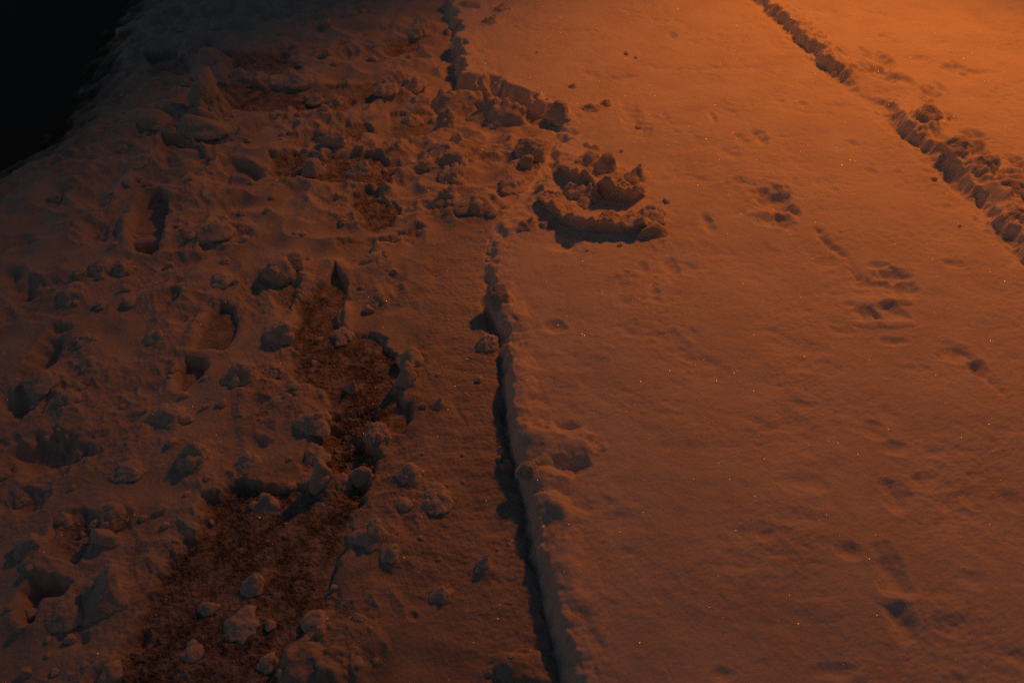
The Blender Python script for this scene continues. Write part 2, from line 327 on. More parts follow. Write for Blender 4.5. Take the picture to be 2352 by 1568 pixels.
L_(1120, 775, 46, 56, -10, 'pile', 'crumbling lump fallen at the foot of the groove wall, upper', 'snow lump')
L_(1142, 700, 46, 52, -5, 'block', 'block breaking out of the groove wall', 'snow chunk', 'snow_chunk')
L_(1210, 1094, 44, 40, 0, 'round', 'small bright ball stuck in the groove', 'snow lump')
# --- along the furrow
L_(2112, 306, 40, 34, 0, 'round', 'round ball in the dark of the furrow wall', 'snow lump')
L_(2178, 378, 46, 40, -20, 'round', 'dark lump on the furrow wall below the round ball', 'snow lump')
L_(2236, 414, 50, 46, 0, 'pile', 'crumbly lump on the furrow wall, below the dark rounded notch', 'snow lump')
L_(2300, 456, 60, 48, -20, 'round', 'swollen lump on the lower stretch of the furrow wall', 'snow lump')
L_(2334, 424, 52, 44, 0, 'round', 'bright round lump beyond the lower stretch of the furrow', 'snow lump')
L_(2330, 530, 56, 60, -30, 'pile', 'rough lump where the furrow leaves the view', 'snow lump')

def lump_size(spec):
    px, py, w, h, rot, shape = spec[:6]
    bx, by, t = ground(px, py + h * .22, -.03)
    s = FPX / t
    sv = sin_view(py); cv = math.sqrt(1 - sv * sv)
    big = float(sstep(520, 900, py)) if shape not in ('block', 'spike', 'slab') else 0.0
    W = w / s * (1 - .20 * big)
    H = h / s * (1 - .18 * big)
    if shape in ('slab',):
        D = W * .55; Ht = max(.30 * W, (H - D * sv * .6) / cv * .9)
    elif shape == 'ridge':
        D = W * .30; Ht = max(.16 * W, (H - D * sv * .6) / cv)
    elif shape == 'spike':
        D = W * .8; Ht = max(.7 * W, (H - D * sv * .5) / cv)
    elif shape == 'block':
        D = W * .85; Ht = max(.6 * W, (H - D * sv * .6) / cv)
    elif shape in ('chunk', 'crown'):
        D = W * .6; Ht = .36 * W
    else:
        D = W * .85; Ht = max(.45 * W, min(.9 * W, (H - D * sv * .6) / cv))
    return bx, by, W, D, Ht


MOUNDS = []
for _l in LUMPS:
    _x, _y, _W, _D, _H = lump_size(_l)
    MOUNDS.append((_x, _y, _W * .85, _W * .8, _H * (.08 if _l[5] in ('chunk', 'crown') else .24)))


def poly_sd(X, Y, P):
    """distance to a closed outline, negative inside"""
    inside = np.zeros(X.shape, bool); best = np.full(X.shape, 1e9, np.float32)
    n = len(P)
    for i in range(n):
        ax, ay = P[i]; bx, by = P[(i + 1) % n]
        ux, uy = bx - ax, by - ay
        t = np.clip(((X - ax) * ux + (Y - ay) * uy) / (ux * ux + uy * uy), 0, 1)
        best = np.minimum(best, (X - ax - t * ux) ** 2 + (Y - ay - t * uy) ** 2)
        c = ((ay > Y) != (by > Y)) & (X < (bx - ax) * (Y - ay) / (by - ay + 1e-12) + ax)
        inside ^= c
    d = np.sqrt(best)
    return np.where(inside, -d, d)


PRINT_LEVEL = {}


def terrain(X, Y):
    """height, share of bare ground and side (right of the edge: positive) of the snow at world points"""
    X = np.asarray(X, np.float32); Y = np.asarray(Y, np.float32)
    Z = np.zeros_like(X); bare = np.zeros_like(X)
    w1 = n2(X * 9 + 3.1, Y * 9 + 7.7); w2 = n2(X * 27 + 11.3, Y * 27 + 1.9); w3 = n2(X * 70 + 5.3, Y * 70 + 2.9)
    sd, (D, W) = polyline_field(X, Y, EDGE_W, [[e[2] for e in EDGE], [e[3] for e in EDGE]])
    side = sd + .5 * W
    far = sstep(1.4, 2.8, Y)
    sdn = sd + (w1 * (.018 + .05 * far) + w2 * (.013 + .02 * far) + w3 * .004)
    wall = sstep(-W, 3.4 * W, sdn)                       # 0 on the path, 1 on the bank
    blend = sstep(.0, .45, -sd)
    level = -(D * .98 * (1 - blend) + .042 * blend)
    Z += level * (1 - wall)
    Z += np.where(sdn > 0, .007 * np.exp(-((sdn - .03) / .06) ** 2), 0) * (D / .05) * (1 + 1.8 * w1) * wall
    Z -= .012 * np.exp(-((sdn + .012) / .010) ** 2) * sstep(.02, .04, D) * (1 - far)
    # furrow
    fd, (FD, FW) = polyline_field(X, Y, FURROW_W, [[e[2] for e in FURROW], [e[3] for e in FURROW]])
    fdn = fd + w1 * .045 + w2 * .030 + w3 * .010
    fwall = sstep(-FW * .3, FW * 1.5, fdn)
    kf = np.exp(-(np.maximum(fdn, 0) / .10) ** 2)
    Z += np.where(fdn > -.1, (FD * kf + .022 * (1 - kf)) * fwall * np.exp(-np.maximum(fdn, 0) / .8), 0)
    Z -= FD * .25 * np.exp(-((fdn + .02) / .022) ** 2)
    nf = np.exp(-((fdn - .07) / .09) ** 2)
    Z += nf * ((.28 - np.abs(n2(X * 15 + 5, Y * 15 + 77))) * .040 + (.28 - np.abs(n2(X * 31 + 5, Y * 31 + 7))) * .018) * sstep(.042, .048, FD)
    # verge falling to the road
    rd, _ = polyline_field(X, Y, ROAD_W, [])
    rd = -rd if terrain.flip else rd
    rdn = rd + w1 * .05 + w2 * .02
    Z -= .16 * sstep(.42, -.16, rdn)
    on_path = (1 - sstep(-.02, .02, sd))
    # trodden, lumpy snow
    tr = on_path * sstep(.05, .45, rd) * (sstep(.10, .34, -sd) * (1 - far) + far * sstep(-.02, .10, -sd))
    big = n2(X * 5.2 + 40, Y * 5.2 + 13) * .020 + n2(X * 11 + 4, Y * 11 + 9) * .014
    bil = np.abs(n2(X * 17 + 8, Y * 17 + 2)); bil2 = np.abs(n2(X * 36 + 3, Y * 36 + 8))
    lump = (.30 - bil) * .024 + (.28 - bil2) * .004
    lm = sstep(-.15, .35, n2(X * 3.1 + 9, Y * 3.1 + 5) + .1)
    grain = n2(X * 78 + 1, Y * 90 + 4) * .0021 + n2(X * 170 + 7, Y * 190) * .0015
    far2 = sstep(1.5, 2.3, Y)
    rug = (.26 - np.abs(n2(X * 6.5 + 14, Y * 6.5 + 3))) * .060 + (.26 - np.abs(n2(X * 14 + 2, Y * 14 + 31))) * .034 * lm
    Z += tr * (big + lump * lm + grain * (.5 + lm) + rug * far2)
    strip = on_path * (1 - tr) * sstep(.05, .4, rd)
    Z += strip * (n2(X * 17, Y * 34) * .0050 + n2(X * 55, Y * 95 + 3) * .0026 + grain + n2(X * 9, Y * 14) * .004)
    # smooth snow, faint wind ripples and undulation
    sm = 1 - on_path
    pat = .5 + sstep(-.3, .5, n2(X * 3.3 + 17, Y * 3.9 + 71)) * 1.2
    q = X * .96 + Y * .28; v = Y * .96 - X * .28
    Z += sm * (n2(X * 1.6, Y * 1.6) * .022 + n2(X * 4 + 1, Y * 5 + 8) * .006 + n2(q * 9, v * 15) * .0032 * (.5 + sstep(-.2, .4, n2(X * 2, Y * 2 + 4)))
               + n2(q * 30 + 3, v * 40) * .0019 * pat + n2(q * 60, v * 95 + 3) * .0014 * pat + n2(X * 130, Y * 150) * .0008)
    blot = n2(X * 7 + 71, Y * 9 + 15) + .5 * n2(X * 19 + 7, Y * 24 + 5)
    Z -= sm * (.0045 * sstep(.1, .6, blot) + .0016 * sstep(.1, .5, n2(X * 21 + 17, Y * 30 + 51))) * pat
    crumb = sstep(.16, .5, n2(X * 33 + 60, Y * 33 + 21)) * sstep(-.1, .3, n2(X * 2.3 + 30, Y * 2.3))
    Z += sm * crumb * .0016
    near_edge = sstep(.16, .0, sd) * sm
    Z += near_edge * (w2 * .014 + w3 * .006 + bil * .014 - .005)
    # bare, trodden patches
    for pts, dep, b in BARE:
        P = line(pts, -.05)
        m = (X > P[:, 0].min() - .15) & (X < P[:, 0].max() + .15) & (Y > P[:, 1].min() - .15) & (Y < P[:, 1].max() + .15)
        if not m.any():
            continue
        s = poly_sd(X[m], Y[m], P) + w1[m] * .045 + w2[m] * .022 + w3[m] * .008
        k = sstep(.014, -.014, s)
        Z[m] -= dep * k
        Z[m] -= k * (big[m] + lump[m] * lm[m] + rug[m] * far2[m]) * tr[m] * .85
        Z[m] += k * (n2(X[m] * 60 + 5, Y[m] * 80 + 6) * .0032 + n2(X[m] * 140 + 5, Y[m] * 200 + 6) * .0034 + n2(X[m] * 12, Y[m] * 12 + 3) * .004)
        bare[m] = np.maximum(bare[m], b * sstep(.014, -.022, s) * (.8 + .5 * sstep(-.4, .4, n2(X[m] * 8 + 2, Y[m] * 8))))
    for pts, dep, b, soft in PRINTS:
        P = line(pts, -.05)
        m = (X > P[:, 0].min() - .1) & (X < P[:, 0].max() + .1) & (Y > P[:, 1].min() - .1) & (Y < P[:, 1].max() + .1)
        if not m.any():
            continue
        s = poly_sd(X[m], Y[m], P) + w2[m] * .007 + w3[m] * .003
        k = sstep(soft, -soft, s)
        floor = PRINT_LEVEL.get(P[0, 0], -.05) - dep
        Z[m] = Z[m] * (1 - k) + floor * k
        Z[m] += .006 * np.exp(-((s - .02) / .016) ** 2) * (1 - k)
        Z[m] += k * n2(X[m] * 80 + 5, Y[m] * 90 + 6) * .002
        bare[m] = np.maximum(bare[m], b * sstep(.004, -.012, s))
    for (px, py, w, h, dep) in DENTS:
        x0, y0, t = ground(px, py, 0)
        s = FPX / t
        rx = .5 * w / s * 1.15; ry = .5 * h / s / max(sin_view(py), .3) * 1.1
        m = (np.abs(X - x0) < rx * 1.5) & (np.abs(Y - y0) < ry * 1.5)
        if not m.any():
            continue
        r = np.sqrt(((X[m] - x0) / rx) ** 2 + ((Y[m] - y0) / ry) ** 2) + w2[m] * .5 + w3[m] * .12
        k = np.clip(1 - r * r * .62, 0, 1)
        Z[m] -= dep * (k ** 2.0 if dep > 0 else k)
        if dep > 0:
            Z[m] += dep * .05 * np.exp(-((r - 1.25) / .22) ** 2)
    for (x0, y0, rx, ry, up) in MOUNDS:
        m = (np.abs(X - x0) < rx * 1.6) & (np.abs(Y - y0) < ry * 1.6)
        if not m.any():
            continue
        r = np.sqrt(((X[m] - x0) / rx) ** 2 + ((Y[m] - y0) / ry) ** 2) + w2[m] * .5 + w3[m] * .25
        Z[m] += up * np.exp(-(np.maximum(r, 0) / .85) ** 2)
    for pts, dep, wid in SMALL_FURROWS:
        P = line(pts)
        m = (X > P[:, 0].min() - .1) & (X < P[:, 0].max() + .1) & (Y > P[:, 1].min() - .1) & (Y < P[:, 1].max() + .1)
        if not m.any():
            continue
        d, _ = polyline_field(X[m], Y[m], P, [])
        Z[m] -= dep * np.exp(-((np.abs(d) + w2[m] * wid * .7) / wid) ** 2) * (.7 + 1.2 * w1[m] + w2[m])
    bare = np.maximum(bare * (.75 + .6 * w2 + .5 * w3), sstep(.20, -.02, rdn + .12 * w1 + .05 * w2) * .6)  # verge term: thinning snow, with the turned-away slope's shade put into the colour
    bare = np.clip(bare, 0, 1)
    bare *= np.clip(1.05 + .55 * n2(X * 13 + 3, Y * 15 + 8) + .7 * n2(X * 36 + 1, Y * 44 + 6), .6, 1)
    bare = np.maximum(bare, on_path * .30 * sstep(2.0, 1.3, Y) * sstep(.9, .45, -sd) * (.8 + .8 * n2(X * 20, Y * 40)))
    terrain.slush = sstep(.48, -.02, rdn + .16 * w1 + .08 * w2)  # slush thinning onto asphalt, plus painted shade of the slope facing off the lamp
    return Z, bare, side, rd


terrain.flip = False
_t = terrain(np.array([-3.0, 1.0]), np.array([4.4, 1.0]))[3]
terrain.flip = bool(_t[0] > 0)
_all, PRINTS_ = PRINTS, []
PRINTS = []
for _p in _all:                                    # level of the snow each print was trodden into
    _P = line(_p[0], -.05)
    _c = _P.mean(0)
    _o = _c + (_P - _c) * 1.35
    PRINT_LEVEL[_P[0, 0]] = float(np.median(terrain(_o[:, 0], _o[:, 1])[0]))
PRINT_LEVEL[line(_all[1][0], -.05)[0, 0]] = PRINT_LEVEL[line(_all[2][0], -.05)[0, 0]] = PRINT_LEVEL[line(_all[0][0], -.05)[0, 0]]
PRINTS = _all

# ------------------------------------------------------------------ materials


def nodes(name):
    m = bpy.data.materials.new(name)
    m.use_nodes = True
    nt = m.node_tree
    nt.nodes.clear()
    return m, nt, (lambda t, **k: _mk(nt, t, k)), nt.links.new


def _mk(nt, t, k):
    n = nt.nodes.new(t)
    for a, v in k.items():
        setattr(n, a, v)
    return n


def snow_material(name, use_bare, white=(.80, .80, .82), grey=(.70, .68, .68)):
    m, nt, N, L = nodes(name)
    out = N('ShaderNodeOutputMaterial')
    geo = N('ShaderNodeNewGeometry')
    pos = geo.outputs['Position']
    # base colour: white snow, with grey-brown trodden ice where the snow is scraped thin
    big = N('ShaderNodeTexNoise'); big.inputs['Scale'].default_value = 6; big.inputs['Detail'].default_value = 5
    L(pos, big.inputs['Vector'])
    snow = N('ShaderNodeMix', data_type='RGBA'); snow.inputs['A'].default_value = (*white, 1); snow.inputs['B'].default_value = (*grey, 1)
    rmp = N('ShaderNodeMapRange'); rmp.inputs['From Min'].default_value = .4; rmp.inputs['From Max'].default_value = .75
    L(big.outputs['Fac'], rmp.inputs['Value']); L(rmp.outputs['Result'], snow.inputs['Factor'])
    col = snow.outputs['Result']
    if use_bare:
        at = N('ShaderNodeAttribute', attribute_name='bare')
        fine = N('ShaderNodeTexNoise'); fine.inputs['Scale'].default_value = 210; fine.inputs['Detail'].default_value = 5; fine.inputs['Roughness'].default_value = .7
        L(pos, fine.inputs['Vector'])
        pit = N('ShaderNodeMapRange'); pit.inputs['From Min'].default_value = .42; pit.inputs['From Max'].default_value = .60
        L(fine.outputs['Fac'], pit.inputs['Value'])
        ice = N('ShaderNodeMix', data_type='RGBA'); ice.inputs['A'].default_value = (.07, .068, .067, 1); ice.inputs['B'].default_value = (.28, .265, .255, 1)
        L(pit.outputs['Result'], ice.inputs['Factor'])
        mx = N('ShaderNodeMix', data_type='RGBA')
        L(at.outputs['Fac'], mx.inputs['Factor']); L(col, mx.inputs['A']); L(ice.outputs['Result'], mx.inputs['B'])
        col = mx.outputs['Result']
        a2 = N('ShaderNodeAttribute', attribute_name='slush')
        mx2 = N('ShaderNodeMix', data_type='RGBA'); mx2.inputs['B'].default_value = (.045, .045, .047, 1)  # verge darkens to asphalt tone: slush and painted slope shade together
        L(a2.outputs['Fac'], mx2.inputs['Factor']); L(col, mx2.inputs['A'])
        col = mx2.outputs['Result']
    # fine grain
    g1 = N('ShaderNodeTexNoise'); g1.inputs['Scale'].default_value = 170; g1.inputs['Detail'].default_value = 6; g1.inputs['Roughness'].default_value = .72
    L(pos, g1.inputs['Vector'])
    b1 = N('ShaderNodeBump'); b1.inputs['Strength'].default_value = .8; b1.inputs['Distance'].default_value = .005
    L(g1.outputs['Fac'], b1.inputs['Height'])
    bs = N('ShaderNodeBsdfPrincipled')
    bs.inputs['Roughness'].default_value = .85
    bs.inputs['Subsurface Weight'].default_value = .8
    bs.inputs['Subsurface Radius'].default_value = (1, .9, .8)
    bs.inputs['Subsurface Scale'].default_value = .010
    bs.inputs['Specular IOR Level'].default_value = .15
    L(col, bs.inputs['Base Color']); L(b1.outputs['Normal'], bs.inputs['Normal'])
    # ice crystals: rare tiny facets, each with its own tilt, that flash when they mirror the lamp
    vo = N('ShaderNodeTexVoronoi'); vo.inputs['Scale'].default_value = 800
    L(pos, vo.inputs['Vector'])
    sub = N('ShaderNodeVectorMath', operation='SUBTRACT'); sub.inputs[1].default_value = (.5, .5, .5)
    L(vo.outputs['Color'], sub.inputs[0])
    sc_ = N('ShaderNodeVectorMath', operation='SCALE'); sc_.inputs['Scale'].default_value = 2.2
    L(sub.outputs['Vector'], sc_.inputs[0])
    add = N('ShaderNodeVectorMath', operation='ADD')
    L(geo.outputs['Normal'], add.inputs[0]); L(sc_.outputs['Vector'], add.inputs[1])
    nrm = N('ShaderNodeVectorMath', operation='NORMALIZE'); L(add.outputs['Vector'], nrm.inputs[0])
    gl = N('ShaderNodeBsdfGlossy'); gl.inputs['Roughness'].default_value = .22; gl.inputs['Color'].default_value = (.9, .9, .9, 1)
    L(nrm.outputs['Vector'], gl.inputs['Normal'])
    near = N('ShaderNodeMath', operation='LESS_THAN'); near.inputs[1].default_value = .40
    L(vo.outputs['Distance'], near.inputs[0])
    wn = N('ShaderNodeTexWhiteNoise', noise_dimensions='3D'); L(vo.outputs['Position'], wn.inputs['Vector'])
    rare = N('ShaderNodeMath', operation='GREATER_THAN'); rare.inputs[1].default_value = .965
    L(wn.outputs['Value'], rare.inputs[0])
    mul = N('ShaderNodeMath', operation='MULTIPLY'); L(near.outputs[0], mul.inputs[0]); L(rare.outputs[0], mul.inputs[1])
    mul2 = N('ShaderNodeMath', operation='MULTIPLY'); L(mul.outputs[0], mul2.inputs[0]); mul2.inputs[1].default_value = .4
    mix = N('ShaderNodeMixShader'); L(mul2.outputs[0], mix.inputs[0]); L(bs.outputs[0], mix.inputs[1]); L(gl.outputs[0], mix.inputs[2])
    L(mix.outputs[0], out.inputs['Surface'])
    return m


M_FIELD = snow_material('smooth_snow', False)
M_PATH = snow_material('trodden_snow', True, (.64, .63, .63), (.50, .49, .48))
M_CLOD = snow_material('snow_lumps', False, (.68, .67, .67), (.56, .55, .54))


def road_material():
    m, nt, N, L = nodes('wet_asphalt')
    out = N('ShaderNodeOutputMaterial'); geo = N('ShaderNodeNewGeometry')
    a = N('ShaderNodeTexNoise'); a.inputs['Scale'].default_value = 140; a.inputs['Detail'].default_value = 6
    L(geo.outputs['Position'], a.inputs['Vector'])
    c = N('ShaderNodeMix', data_type='RGBA'); c.inputs['A'].default_value = (.025, .025, .025, 1); c.inputs['B'].default_value = (.14, .14, .14, 1)
    r = N('ShaderNodeMapRange'); r.inputs['From Min'].default_value = .35; r.inputs['From Max'].default_value = .75
    L(a.outputs['Fac'], r.inputs['Value']); L(r.outputs['Result'], c.inputs['Factor'])
    b = N('ShaderNodeBump'); b.inputs['Strength'].default_value = .8; b.inputs['Distance'].default_value = .006
    L(a.outputs['Fac'], b.inputs['Height'])
    s = N('ShaderNodeBsdfPrincipled'); s.inputs['Roughness'].default_value = .75; s.inputs['Specular IOR Level'].default_value = .3
    L(c.outputs['Result'], s.inputs['Base Color']); L(b.outputs['Normal'], s.inputs['Normal'])
    L(s.outputs[0], out.inputs['Surface'])
    return m


M_ROAD = road_material()


def tag(o, label=None, cat=None, group=None, kind=None):
    if label: o['label'] = label
    if cat: o['category'] = cat
    if group: o['group'] = group
    if kind: o['kind'] = kind
    return o


# ------------------------------------------------------------------ loose snow lumps
UNIT = {}
for k in (3, 4, 5):
    bm = bmesh.new()
    bmesh.ops.create_icosphere(bm, subdivisions=k, radius=1)
    bm.verts.ensure_lookup_table()
    UNIT[k] = (np.array([v.co[:] for v in bm.verts]), np.array([[v.index for v in f.verts] for f in bm.faces], np.int32))
    bm.free()


def blob(c, rad, rot, seed, k=4, rough=1.0, facets=2):
    """one broken clump: an ellipsoid with a few soft breaks, swollen into smaller clumps"""
    r_ = np.random.default_rng(seed)
    n, f = UNIT[k]
    off = r_.uniform(0, 90, 3)
    s = 1 + .50 * rough * n3(n * 1.3 + off) + .34 * rough * (.28 - np.abs(n3(n * 2.4 + off + 9))) + .16 * rough * (.26 - np.abs(n3(n * 5 + off + 3)))
    for _ in range(facets):
        d = r_.normal(size=3); d /= np.linalg.norm(d)
        h = r_.uniform(.66, .9)
        dn = n @ d
        lim = np.where(dn > .08, h / np.maximum(dn, .08), 9)
        s = -np.log(np.exp(-14 * s) + np.exp(-14 * np.minimum(lim, 4))) / 14
    p = n * s[:, None] * np.array(rad)
    M = Matrix.Rotation(rot, 3, 'Z')
    return p @ np.array(M).T + np.array(c), f


WELD = []


def weld_all():
    """melt the clumps of every lump into one skin, then roughen it"""
    dg = bpy.context.evaluated_depsgraph_get()
    dg.update()
    for o, vox, amp, seed in WELD:
        ev = o.evaluated_get(dg)
        me = bpy.data.meshes.new_from_object(ev)
        n = len(me.vertices)
        co = np.empty(n * 3, np.float32); me.vertices.foreach_get('co', co); co = co.reshape(-1, 3).astype(np.float64)
        nr_ = np.empty(n * 3, np.float32); me.vertices.foreach_get('normal', nr_); nr_ = nr_.reshape(-1, 3)
        off = np.random.default_rng(seed).uniform(0, 50, 3)
        d = n3(co / .022 + off) * .0050 + (.25 - np.abs(n3(co / .011 + off))) * .0042 + n3(co / .0052 + off) * .0016
        co = co + nr_ * (d * amp)[:, None]
        me.vertices.foreach_set('co', co.astype(np.float32).ravel())
        me.polygons.foreach_set('use_smooth', np.ones(len(me.polygons), bool))
        me.update()
        old = o.data
        o.modifiers.clear()
        me.name = old.name
        o.data = me
        bpy.data.meshes.remove(old)


def build_lump(name, blobs, mat=M_CLOD):
    vs, fs, o = [], [], 0
    for p, f in blobs:
        vs.append(p); fs.append(f + o); o += len(p)
    v = np.concatenate(vs).astype(np.float32); f = np.concatenate(fs)
    me = bpy.data.meshes.new(name)
    me.vertices.add(len(v)); me.loops.add(f.size); me.polygons.add(len(f))
    me.vertices.foreach_set('co', v.ravel())
    me.loops.foreach_set('vertex_index', f.astype(np.int32).ravel())
    me.polygons.foreach_set('loop_start', np.arange(0, f.size, 3, dtype=np.int32))
    me.polygons.foreach_set('use_smooth', np.ones(len(f), bool))
    me.update(); me.validate()
    me.materials.append(mat)
    return me


def hz(x, y):
    return float(terrain(np.array([x]), np.array([y]))[0][0])


GROUP = 'broken snow lumps lying on the trampled snow'


def place(spec, i):
    px, py, w, h, rot, shape, label, cat, name = spec
    bx, by, W, D, Ht = lump_size(spec)
    rot = R(rot)
    seed = 1000 + i * 17
    r_ = np.random.default_rng(seed)
    x, y = bx, by
    g = hz(x, y)
    a, b, c = W * .52, D * .52, Ht * .70
    zc = Ht * .28
    k = 4
    bl = []

    def knobs(n, lo, hi, top=.75):
        for j in range(n):
            an = r_.uniform(0, 6.28); el = r_.uniform(-.1, 1.2)
            q = r_.uniform(.66, .9)
            rr = r_.uniform(lo, hi)
            x_, y_, z_ = math.cos(an) * math.cos(el) * a * q, math.sin(an) * math.cos(el) * b * q, zc + math.sin(el) * c * q * top
            cr, sr = math.cos(rot), math.sin(rot)
            m_ = (a + b + c) / 3
            bl.append(blob((x_ * cr - y_ * sr, x_ * sr + y_ * cr, z_), (m_ * rr, m_ * rr, m_ * rr * .9), r_.uniform(0, 3), seed + 50 + j, 3, 1, 2))
    if shape == 'round':
        bl.append(blob((0, 0, zc), (a * .9, b * .9, c * .9), rot, seed, k, .9, 2)); knobs(8, .2, .46)
    elif shape == 'chunk':
        bl.append(blob((0, 0, zc), (a, b, c * 1.1), rot, seed, 5, 1.0, 4)); knobs(8, .2, .4)
    elif shape == 'mound':
        bl.append(blob((0, 0, zc * .5), (a, b, c * .9), rot, seed, k, .9, 1)); knobs(3, .3, .5, .5)
    elif shape == 'block':
        bl.append(blob((0, 0, zc), (a, b, c), rot, seed, k, .8, 6)); knobs(4, .18, .3)
    elif shape == 'slab':
        bl.append(blob((0, 0, zc), (a * 1.05, b, c), rot, seed, k, .65, 5))
    elif shape == 'spike':
        p, f = blob((0, 0, zc * .6), (a, b, c), rot, seed, k, .9, 2)
        tt = np.clip((p[:, 2]) / (Ht), 0, 1.2)
        sh = 1 - .68 * tt
        p[:, 0] *= sh; p[:, 1] *= sh
        p[:, 0] += tt * a * .25
        bl.append((p, f)); knobs(3, .2, .35, .4)
    elif shape == 'wedge':
        p, f = blob((0, 0, zc), (a, b, c * 1.2), rot, seed, 5, .8, 3)
        tt = np.clip(p[:, 2] / Ht, 0, 1.3)
        p[:, 0] = p[:, 0] * (1 - .5 * tt) + tt * a * .15
        bl.append((p, f))
        bl.append(blob((a * .5, -b * .1, zc * .5), (a * .5, b * .6, c * .6), rot, seed + 3, 4, 1, 2)); knobs(6, .14, .3)
    elif shape == 'crown':
        bl.append(blob((0, 0, zc * .9), (a, b * .9, c * .8), rot, seed, 5, .9, 3))
        for j in range(5):
            q = (j - 2) / 2.5 * a * .95
            bl.append(blob((q * math.cos(rot), q * math.sin(rot) + r_.uniform(-.2, .2) * b, Ht * r_.uniform(.55, .85)), (a * r_.uniform(.13, .2), b * .24, Ht * r_.uniform(.2, .34)), r_.uniform(0, 3), seed + j + 1, 3, 1, 4))
        knobs(6, .14, .26)
    elif shape == 'pile':
        bl.append(blob((0, 0, zc * .7), (a * .75, b * .75, c * .8), rot, seed, k, 1.0, 2))
        for j in range(4):
            an = rot + j * 1.57 + r_.uniform(-.5, .5)
            q = r_.uniform(.4, .8)
            rr = r_.uniform(.26, .48)
            bl.append(blob((math.cos(an) * a * q, math.sin(an) * b * q, Ht * r_.uniform(.1, .55)), (a * rr, b * rr * 1.1, c * rr * 1.1), r_.uniform(0, 3), seed + j + 1, 4, 1, 3))
        knobs(12, .14, .30)
    lx, ly = 3.0 - x, 5.4 - y
    ll = math.hypot(lx, ly)
    lean = {'wedge': .6, 'slab': .35, 'mound': .35, 'block': .20, 'spike': .40}.get(shape, .42)
    tall = {'chunk': 1.25, 'wedge': 1.15, 'block': .95, 'spike': 1.0, 'slab': 1.0, 'crown': 1.35}.get(shape, .95)
    flare = {'chunk': .15, 'wedge': .5, 'block': .25, 'spike': .35, 'slab': .25, 'mound': .7, 'crown': .25}.get(shape, .45)
    for p_, f_ in bl:
        zz = p_[:, 2] * tall
        p_[:, 2] = zz
        e_ = 1 + flare * np.exp(-(np.maximum(zz - Ht * .15, 0) / (Ht * .24)) ** 2)
        p_[:, 0] *= e_; p_[:, 1] *= e_
        p_[:, 0] += (zz - zc) * lean * lx / ll; p_[:, 1] += (zz - zc) * lean * ly / ll
    me = build_lump(name, bl)
    o = bpy.data.objects.new(name, me)
    COL.objects.link(o)
    o.location = (x, y, g - Ht * (.18 if shape in ('chunk', 'crown') else .30))
    vox = max(.0016, W / 36)
    rm = o.modifiers.new('weld', 'REMESH'); rm.mode = 'VOXEL'; rm.voxel_size = vox
    sm_ = o.modifiers.new('soften', 'SMOOTH'); sm_.factor = .5; sm_.iterations = 12
    WELD.append((o, vox, min(.8, W / .07), seed))
    tag(o, label, cat, GROUP)
    return o


def ridge(name, pts, label, seed):
    """a curved bank of pushed-up snow: steep towards us, sloping off behind, its brim broken"""
    P = np.array([ground(p[0], p[1], 0)[:2] for p in pts]); Hs = np.array([p[2] for p in pts])
    L = np.r_[0, np.cumsum(np.linalg.norm(np.diff(P, axis=0), axis=1))]
    n, m = 150, 56
    t = np.linspace(0, L[-1], n)
    # smooth the line a little
    cx = np.interp(t, L, P[:, 0]); cy = np.interp(t, L, P[:, 1]); ch = np.interp(t, L, Hs)
    ker = np.hanning(25); ker /= ker.sum()
    sm = lambda v: np.convolve(np.pad(v, 12, mode='edge'), ker, 'valid')
    cx, cy, ch = sm(cx), sm(cy), sm(ch)
    tx, ty = np.gradient(cx), np.gradient(cy); l = np.hypot(tx, ty)
    nx, ny = -ty / l, tx / l                      # away from us
    ends = np.clip(np.minimum(t, L[-1] - t) / .03, 0, 1) ** .5
    x0, y0 = cx.mean(), cy.mean(); g0 = hz(x0, y0)
    V_ = []
    brim = 1 + .6 * n3(np.stack([t / .035, np.zeros(n), np.full(n, seed * 1.7)], 1)) + .34 * n3(np.stack([t / .019, np.ones(n), np.full(n, seed * 1.3)], 1))
    for j in range(m):
        u = j / (m - 1)
        if u < .3:                                # front face, slightly hollow
            k = u / .3
            off = .012 * math.sin(k * math.pi) - .010 * k; z = k
        elif u < .45:
            k = (u - .3) / .15
            off = -.010 + .022 * k; z = 1 + .12 * math.sin(k * math.pi)
        else:
            k = (u - .45) / .55
            off = .012 + .11 * k; z = (1 - k) ** 1.6
        zz = ch * ends * z * (brim if .2 < u < .7 else (1 + (brim - 1) * .3))
        V_.append(np.stack([cx + nx * off - x0, cy + ny * off - y0, zz - .006], 1))
    V_ = np.array(V_)
    gz = terrain((V_[..., 0] + x0).ravel(), (V_[..., 1] + y0).ravel())[0].reshape(V_.shape[:2])
    V_[..., 2] += gz - g0
    v = V_.reshape(-1, 3)
    off = seed * 3.1
    d = n3(v / .03 + off) * .008 + (.25 - np.abs(n3(v / .013 + off))) * .006 + n3(v / .006 + off) * .0016
    u_ = np.repeat(np.linspace(0, 1, m), n)
    d *= .35 + .9 * sstep(.25, .4, u_)
    v[:, 2] += d
    v[:, 1] += d * .4
    ii = np.arange(n * m).reshape(m, n)
    q = np.stack([ii[:-1, :-1], ii[:-1, 1:], ii[1:, 1:], ii[1:, :-1]], -1).reshape(-1, 4)
    me = bpy.data.meshes.new(name)
    me.from_pydata(v.tolist(), [], q.tolist())
    me.polygons.foreach_set('use_smooth', np.ones(len(q), bool))
    me.update(); me.materials.append(M_CLOD)
    o = bpy.data.objects.new(name, me); COL.objects.link(o)
    o.location = (x0, y0, g0)
    tag(o, label, 'snow ridge', GROUP)


